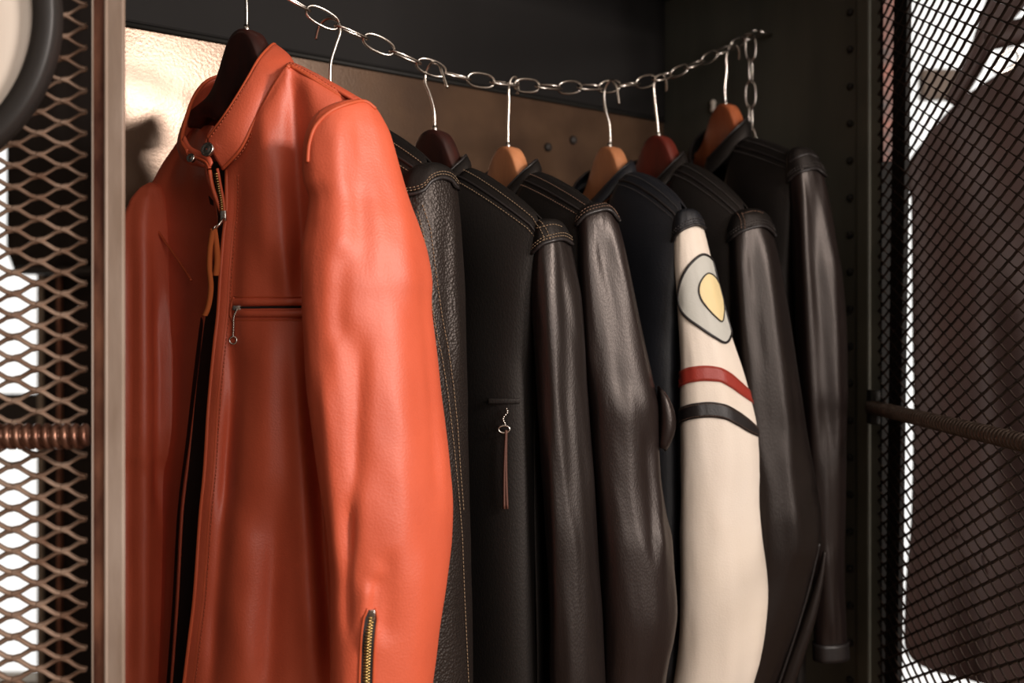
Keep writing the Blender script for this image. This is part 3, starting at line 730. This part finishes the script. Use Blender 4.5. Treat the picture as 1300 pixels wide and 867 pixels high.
    m = MB(); m.tube([P(285, 277, 1.140), P(279, 284, 1.136), P(273, 290, 1.134)], .0017, 8); m.tube(spline([P(275, 287, 1.134), P(272, 289, 1.131), P(270, 293, 1.134), P(273, 293, 1.137)], 20, True), .0012, 6, closed=True); m.build('pull_ring', M['steel'], zip_)
    def strap(pts, wpx, d, nm, mt):
        pl = spline([Vector((x, y, d + (k*.0005))) for k, (x, y) in enumerate(pts)], 30); m = MB(); rows = []
        for p in pl: rows.append([P(p.x-wpx, p.y, p.z), P(p.x, p.y, p.z-.001), P(p.x+wpx, p.y, p.z)])
        m.grid(rows); m.build(nm, mt, root, solid=.0022)
    strap([(271, 290), (267, 315), (266, 340), (268, 365), (265, 388), (260, 401)], 3.2, 1.134, 'zip_pull', M['suede'])
    strap([(272, 290), (275, 312), (276, 332), (274, 350)], 3.6, 1.137, 'zip_pull', M['suede'])
    # zipped chest pocket with two welts and a ball chain pull
    pk = MB(); pk.tube([on(x, 390.5-.01*(x-296), .001) for x in np.linspace(296, 402, 40)], .0016, 6); pz = pk.build('pocket_zip', M['tape'], root)
    for (yy, r) in ((384, .0042), (398.5, .0042)):
        m = MB(); rows = []
        for x in np.linspace(296, 404, 44):
            rows.append([on(x, yy+dy, off) for dy, off in ((-5.2, -.001), (-4.8, .0044), (-2.4, .0066), (1.6, .0066), (3.8, .0044), (4.4, -.001))])
        m.grid(rows); m.build('pocket_welt', O, root)
    m = MB(); m.tube([on(x, 377, .001) for x in np.linspace(297, 404, 30)], .0012, 6); m.tube([on(x, 406.5, .001) for x in np.linspace(294, 404, 30)], .0012, 6)
    m.tube(spline([on(297, 377, .002), on(294, 388, .0035), on(293, 400, .0035), on(296, 407, .002)], 20), .0018, 6)
    m.build('pocket_edge', E, root)
    m = MB(); m.box(on(301, 391, .006), X, Y, Z, .005, .002, .003); m.build('pocket_slider', M['steel'], pz, bevel=.001)
    bc = spline([on(301, 393, .007), on(297, 402, .008), on(296.5, 415, .008), on(296, 427, .008)], 14)
    m = MB()
    for p in bc:
        m.tube([p-Z*.0016, p-Z*.001, p, p+Z*.001, p+Z*.0016], [.0003, .0012, .0017, .0012, .0003], 8)
    m.tube([on(296, 432, .008)+X*(.0042*math.cos(t))+Z*(.0042*math.sin(t)) for t in [2*math.pi*k/24 for k in range(24)]], .0011, 6, closed=True)
    m.build('ball_chain_pull', M['steel'], pz)
    # cuff zip
    cl = [(471.5, 776), (468.5, 800), (466.5, 825), (465.5, 850), (465, 867), (464.5, 900), (464, 930)]
    cf = curve([(y, x) for x, y in cl])
    hw = lambda y: 3.5+3.8*min(1, (y-773)/12)
    m = MB(); rows = [[sl.at(cf(y)+hw(y)*u, y, .0006)[0] for u in (-1, -.5, 0, .5, 1)] for y in np.linspace(774, 930, 40)]
    m.grid(rows); cz = m.build('cuff_zip', M['tape'], root, label='black cuff zip tape')
    m = MB()
    for sg_ in (-1, 1): m.tube([sl.at(cf(y)+(hw(y)+1.5)*sg_, y, .0003)[0] for y in np.linspace(772, 930, 40)], .0014, 6)
    m.build('zip_lip', E, cz)
    m = MB(); k = 0; y = 784
    while y < 928:
        p, n_ = sl.at(cf(y)+(1.3 if k % 2 else -1.3), y, .0012); m.box(p, X, n_, Z, .0026, .0008, .00085); y += 1.9; k += 1
    m.build('zip_teeth', M['brass'], cz, kind='stuff')
    p, n_ = sl.at(472, 780, .002); m = MB(); m.box(p, X, n_, Z, .0032, .0014, .0055); m.build('slider', M['steel'], cz, bevel=.0012)
    return nd
ND1 = orange()
# ------------------------------------------------------------------ 2 .. 7 the dark jackets
def dark(i, tip, neck_y, label, st, dofs, body, sleeve_m, edge, seam, thread, cap_m=None, folds=(), half=.215, sd=1, collar_h=.028, hem=-.52, ratio=.62, rows_st=(.008, .03), T=.055, amp=.0014, conv=1.15):
    J = Jacket(i, tip, neck_y, label, half, hem, T, conv)
    J.torso(M[body], None); J.collar(M[body], collar_h, edge=M[edge]); J.far_sleeve(M[body])
    d0 = J.tip.y
    sl = Sleeve(st, (lambda y: d0+dofs+.00001*(y-300)), J.n, ratio, folds, amp, sd, 64, 130)
    sl.mesh().build('sleeve', M[sleeve_m], J.root)
    c = cap(sl, seam).build('shoulder_cap', M[cap_m or body], J.root, solid=.002)
    m = MB(); m.tube(arc(sl, seam, .0030), .0022, 8); m.build('armhole_welt', M[edge], J.root)
    up = [(x, y-4.5) for x, y in seam]
    ls = [arc(sl, up, .0044), arc(sl, [(x, y-8) for x, y in seam], .0044)] + [J.shoulder_line(q) for q in rows_st]
    stitches(ls, M[thread], J.root)
    m = MB(); m.tube(J.shoulder_line(rows_st[0]+.012, off=.0002), .0018, 8); m.build('shoulder_seam', M[edge], J.root)
    return J, sl
J2, S2 = dark(1, (562, 214), 155, 'black pebble-grained leather jacket with tan double stitching, half hidden behind the orange one',
    [(208, 545, 556), (213, 532, 567), (222, 522, 574), (236, 514, 579), (262, 506, 582), (300, 498, 585), (340, 492, 588), (400, 486, 590.5), (434, 484, 591), (520, 482, 593), (620, 484, 595), (720, 488, 597), (867, 494, 599), (930, 498, 600)],
    .02, 'black', 'black_grain', 'black_trim', [(514, 248), (527, 246), (538, 241), (546, 231), (558, 226), (570, 229), (578, 239)], 'thread_tan', sd=3,
    folds=[(575, 260, 582, 460, 6, .003), (566, 300, 572, 480, 6, -.002)])
stitches([[S2.at(cx_, y, .001)[0] for cx_, y in ((530, 268), (538, 300), (543, 334), (547, 380), (553, 420), (560, 450), (568, 500), (575, 560), (581, 620), (586, 680), (589, 760), (594, 866), (596, 920))],
          [S2.at(cx_, y, .001)[0] for cx_, y in ((536, 260), (546, 290), (551, 330), (556, 370), (562, 410), (568, 440), (575, 490), (580, 540), (584, 600), (588, 650))]], M['thread_tan'], J2.root, r=.0006)
J3, S3 = dark(2, (703, 287), 214, 'smooth black leather jacket with a long leather chest zip pull, beside the orange one',
    [(279, 690, 704), (283, 684, 711), (292, 681, 717), (308, 679, 724), (340, 676, 731), (380, 675, 738), (434, 677, 742.5), (500, 681, 746), (560, 685, 750), (650, 691, 757), (720, 695, 762), (790, 697, 767), (867, 698, 770), (930, 699, 771)],
    .02, 'black', 'black_warm', 'black_trim', [(678, 322), (688, 311), (700, 306), (713, 304), (724, 310)], 'thread_tan', sd=4,
    folds=[(732, 330, 752, 640, 7, .004), (714, 330, 726, 640, 9, -.003), (697, 330, 705, 840, 9, .002)])
stitches([arc(S3, [(683, 281), (689, 296), (692, 310)], .0044), arc(S3, [(687, 279), (694, 294), (698, 308)], .0044), arc(S3, [(684, 290), (700, 285), (712, 289)], .0044)], M['thread_tan'], J3.root)
J4, S4 = dark(3, (767, 266), 219, 'brown black leather jacket with a plain rolled shoulder, right before the cream sleeved one',
    [(258, 755, 766), (262, 746, 773), (270, 738, 780), (284, 733, 786), (330, 733, 797), (370, 735, 806), (434, 739, 820), (480, 743, 831), (520, 747, 839), (560, 750, 837), (600, 753, 839), (650, 757, 847), (690, 760, 857), (730, 762, 860), (780, 764, 863), (815, 765, 859), (840, 765, 853), (867, 764, 848), (930, 762, 842)],
    .02, 'black', 'brown_black', 'black_trim', [(734, 286), (744, 274), (758, 268), (772, 267), (785, 281)], 'thread_brown', sd=6,
    folds=[(783, 290, 826, 520, 8, .005), (765, 300, 790, 500, 12, -.006), (745, 300, 750, 480, 9, .003), (832, 540, 840, 700, 6, .004), (822, 560, 832, 700, 6, -.004)])
# folded tab on the elbow of the brown black sleeve
m = MB(); rows = []
for k in range(14):
    u = k/13; x = 838+19*math.sin(u*math.pi*.9)**.8; y = 490+78*u
    rows.append([P(836-3*u, y, S4.d(500)+.012), P((836+x)/2, y+1, S4.d(500)-.006), P(x, y+3, S4.d(500)+.004), P(x-2, y+4, S4.d(500)+.02)])
m.grid(rows); m.build('elbow_fold', M['brown_black'], J4.root, solid=.003)
J5, S5 = dark(4, (881, 273), 219, 'navy leather jacket with a cream sleeve, teardrop patch and red and black stripes',
    [(266, 868, 878), (270, 862, 885), (278, 858, 890), (295, 855.5, 896), (330, 855, 905), (370, 857, 915), (410, 859, 926), (440, 861, 935), (470, 862, 945), (505, 862, 955), (545, 862, 964), (585, 862, 967.5), (620, 862, 967), (680, 861, 971), (730, 861, 977.5), (760, 861, 979), (800, 860, 976), (840, 857, 969), (867, 853, 961), (930, 846, 945)],
    .02, 'navy', 'cream', 'black_trim', [(855.5, 307), (862, 296), (872, 288.5), (884, 285.5), (895, 291)], 'thread_dark', cap_m='navy', sd=8, amp=.0016, conv=1.5,
    folds=[(868, 330, 868, 860, 5, .001), (925, 640, 930, 860, 16, .002), (960, 560, 968, 600, 8, -.002)])
pt, ring1 = S5.patch([(893, 323), (878, 333), (867, 350), (862, 370), (863, 388), (871, 402), (889, 416), (908, 429), (920, 435), (926, 428), (928, 412), (925, 388), (919, 360), (907, 335)], .0016, 84, 8)
pt = pt.build('teardrop_patch', M['grey_patch'], J5.root, label='pale grey teardrop patch with a black outline')
m = MB(); m.tube(ring1, .0019, 8, closed=True); m.build('patch_outline', M['black_trim'], pt)
pt2, ring2 = S5.patch([(898, 347), (890, 355), (886.5, 367), (889, 379), (897, 391), (907, 402), (915, 408), (917, 400), (917, 388), (914, 370), (907, 353)], .0026, 60, 6)
pt2.build('patch_centre', M['yellow_patch'], pt, label='pale yellow teardrop centre')
m = MB(); m.tube(ring2, .0011, 6, closed=True); m.build('centre_outline', M['black_trim'], pt)
RT = [(861.5, 473), (868, 469), (878, 465.5), (895, 464), (912, 466), (926, 473), (940, 485), (953.5, 498)]
RBt = [(861.5, 493), (868, 489), (878, 485.5), (895, 483.5), (912, 484.5), (926, 491), (940, 501), (957.5, 513)]
KT = [(861.5, 520), (868, 516), (880, 512), (900, 510), (918, 512.5), (935, 521), (950, 532), (962.5, 544)]
KB = [(861.5, 540), (868, 536), (880, 532), (900, 530), (918, 532), (935, 540), (950, 549), (965, 556)]
for T_, B_, mm, lb_, th_ in ((RT, RBt, 'red_stripe', 'red leather stripe', 'thread_orange'), (KT, KB, 'black_trim', 'black leather stripe', 'thread_brown')):
    st_ = S5.strip(T_, B_, 44, 5, .0016).build('sleeve_stripe', M[mm], J5.root, solid=.0012, label=lb_)
    stitches([[S5.at(x, y+2.5, .0026)[0] for x, y in ((p.x, p.y) for p in spline([Vector(q+(0,)) for q in T_], 40))], [S5.at(x, y-2.5, .0026)[0] for x, y in ((p.x, p.y) for p in spline([Vector(q+(0,)) for q in B_], 40))]], M[th_], st_, pitch=.0035, ln=.0022, r=.00035)
J6, S6 = dark(5, (962, 274), 207, 'black leather jacket with a boxy stitched shoulder, just beyond the cream sleeved one',
    [(266, 948, 960), (269, 938, 968), (276, 930, 976), (297, 924, 983.5), (330, 924, 993), (380, 926, 1003), (434, 929, 1012), (500, 934, 1022), (560, 938, 1031), (620, 942, 1042), (660, 944, 1048), (690, 944, 1047), (730, 938, 1036), (780, 925, 1023), (820, 912, 1009), (867, 895, 992), (930, 875, 968)],
    .02, 'black', 'black_warm', 'black_trim', [(925, 308), (938, 296), (954, 289), (970, 288), (984, 300)], 'thread_dark', conv=1.3, sd=9,
    folds=[(972, 300, 1004, 560, 8, .004), (955, 310, 975, 560, 10, -.004), (1000, 560, 1015, 700, 10, .003), (938, 310, 948, 520, 9, .003)])
stitches([arc(S6, [(938, 270), (941, 282), (941, 294)], .0044), arc(S6, [(942, 270), (945, 282), (945, 293)], .0044), arc(S6, [(942, 272), (955, 268), (967, 271)], .0044)], M['thread_brown'], J6.root)
# lower forearm panel of that sleeve, catching light
m = MB(); m.tube(spline([P(1040, 690, S6.d(700)-.01), P(1030, 735, S6.d(700)-.01), P(1013, 795, S6.d(700)-.01), P(988, 870, S6.d(700)-.01), P(975, 910, S6.d(700)-.01)], 30), .0022, 8); m.build('sleeve_seam', M['black_trim'], J6.root)
ur = [.0022, .006, .010, .0125, .0135, .0135]; du = S6.d(700)+.004
up_ = spline([P(1047, 700, du), P(1040, 738, du), P(1026, 788, du), P(1006, 845, du), P(988, 895, du), (P(972, 940, du))], 40)
m = MB(); m.tube(up_, [float(np.interp(k/39*5, range(6), ur)) for k in range(40)], 20); m.build('under_sleeve', M['black_warm'], J6.root)
J7, S7 = dark(6, (1026, 200), 174, 'dark brown leather jacket last in the row, against the riveted side panel',
    [(188, 1010, 1022), (192, 1004, 1030), (202, 1000, 1038), (220, 1000, 1047), (265, 1002, 1057), (310, 1003, 1065), (350, 1005, 1072), (434, 1010, 1078), (480, 1013, 1079), (560, 1018, 1077), (650, 1024, 1075), (720, 1029, 1073), (800, 1032, 1076), (834, 1033, 1078)],
    .02, 'black', 'brown_black', 'black_trim', [(1001, 232), (1010, 222), (1024, 216), (1036, 215), (1047, 224)], 'thread_dark', sd=11, collar_h=.044, hem=-.6,
    folds=[(1018, 230, 1032, 560, 7, .005), (1036, 240, 1052, 560, 9, -.005), (1058, 300, 1066, 600, 6, .003), (1050, 700, 1055, 800, 8, .004)])
m = MB(); rows = []
for y in np.linspace(814, 836, 6): rows.append([p for p, n_ in S7.ring(y, 48, 1.04)])
m.grid(rows, True); m.build('cuff', M['black_trim'], J7.root, solid=.002)
m = MB(); m.tube(arc(S7, [(1004, 206), (1014, 199), (1026, 196), (1036, 201)], .003), .002, 8); m.build('yoke_seam', M['black_trim'], J7.root)
# zipped chest pocket of jacket 3
d3 = None
def on3(x, y, off=.002):
    """front of jacket 3 at a pixel: search its panel"""
    best = None
    for p in np.linspace(.05, .95, 46):
        for q in np.linspace(.05, 1, 60):
            v = J3.panel(p, q, 1); a, b_ = pix(v); e = (a-x)**2+(b_-y)**2
            if best is None or e < best[0]: best = (e, v)
    v = best[1]; return P(x, y, v.y-off)
a0 = on3(641, 515)
pd = a0.y
m = MB(); m.box(P(640, 509, pd), X, Y, Z, 20/F*pd, .0025, 3.5/F*pd); pw = m.build('pocket_welt', M['black'], J3.root, bevel=.001)
m = MB()
for k in range(9):
    c = P(643-.5*k+2*math.sin(k), 519+2.6*k, pd-.006); m.tube([c-Z*.0016, c-Z*.0008, c+Z*.0008, c+Z*.0016], [.0004, .0014, .0014, .0004], 8)
m.tube([P(640, 545, pd-.006)+X*(.007*math.cos(t))+Z*(.0045*math.sin(t)) for t in [2*math.pi*k/24 for k in range(24)]], .0012, 6, closed=True)
m.build('zip_chain', M['steel'], pw)
for dx in (-2.2, 1.6):
    m = MB(); rows = []
    for k in range(20):
        u = k/19; y = 546+100*u; x = 642.5+dx*u-1*math.sin(u*3); rows.append([P(x-1.1, y, pd-.007), P(x, y, pd-.0085), P(x+1.1, y, pd-.007)])
    m.grid(rows); m.build('zip_pull', M['brown_strap'], pw, solid=.0018, label='brown leather zip pull')
# ------------------------------------------------------------------ the hangers
hanger(0, [(313, 38), (313, 15), (312, -5), (306, -25), (304, -42), (312, -54), (324, -50), (328, -34)], .03, 'wood_dark', 'dark mahogany hanger inside the orange jacket collar', ND1, (313, 38), .105)
hanger(1, [(419, 108), (420, 80), (427, 56), (432, 40), (429, 27), (417, 23), (406, 32), (401, 50)], .03, 'wood_dark', 'hanger whose wire hook shows above the orange shoulder, its wood hidden', J2.n, (419, 112))
hanger(2, [(552, 164), (551, 140), (545, 118), (540, 105), (541, 91), (548, 80), (558, 83), (563, 96), (568, 111)], -.03, 'wood_dark', 'near black wooden hanger with a red lit rim in the smooth black jacket', J3.n, (552, 165))
hanger(3, [(645, 187), (645, 160), (646, 130), (646, 112), (649, 100), (655, 98), (658, 108), (657, 120)], .03, 'wood_light', 'pale beech hanger holding the brown black jacket with rolled shoulder', J4.n, (645, 186))
hanger(4, [(774.5, 187), (774, 160), (769, 140), (767, 122), (769, 110), (777, 102), (783, 112), (786, 132)], -.03, 'wood_light', 'pale beech hanger holding the navy jacket with the cream sleeve', J5.n, (774, 186))
hanger(5, [(836, 171), (834, 150), (831, 125), (830, 110), (833, 98), (841, 95), (846, 104), (846, 116)], .03, 'wood_red', 'dark red mahogany hanger holding the boxy shouldered black jacket', J6.n, (836, 172))
hanger(6, [(921, 132), (920, 112), (922, 90), (922, 72), (926, 60), (933, 56), (938, 64), (938, 76)], .03, 'wood_orange', 'orange cherry wood hanger in the last dark brown jacket', J7.n, (921, 132))
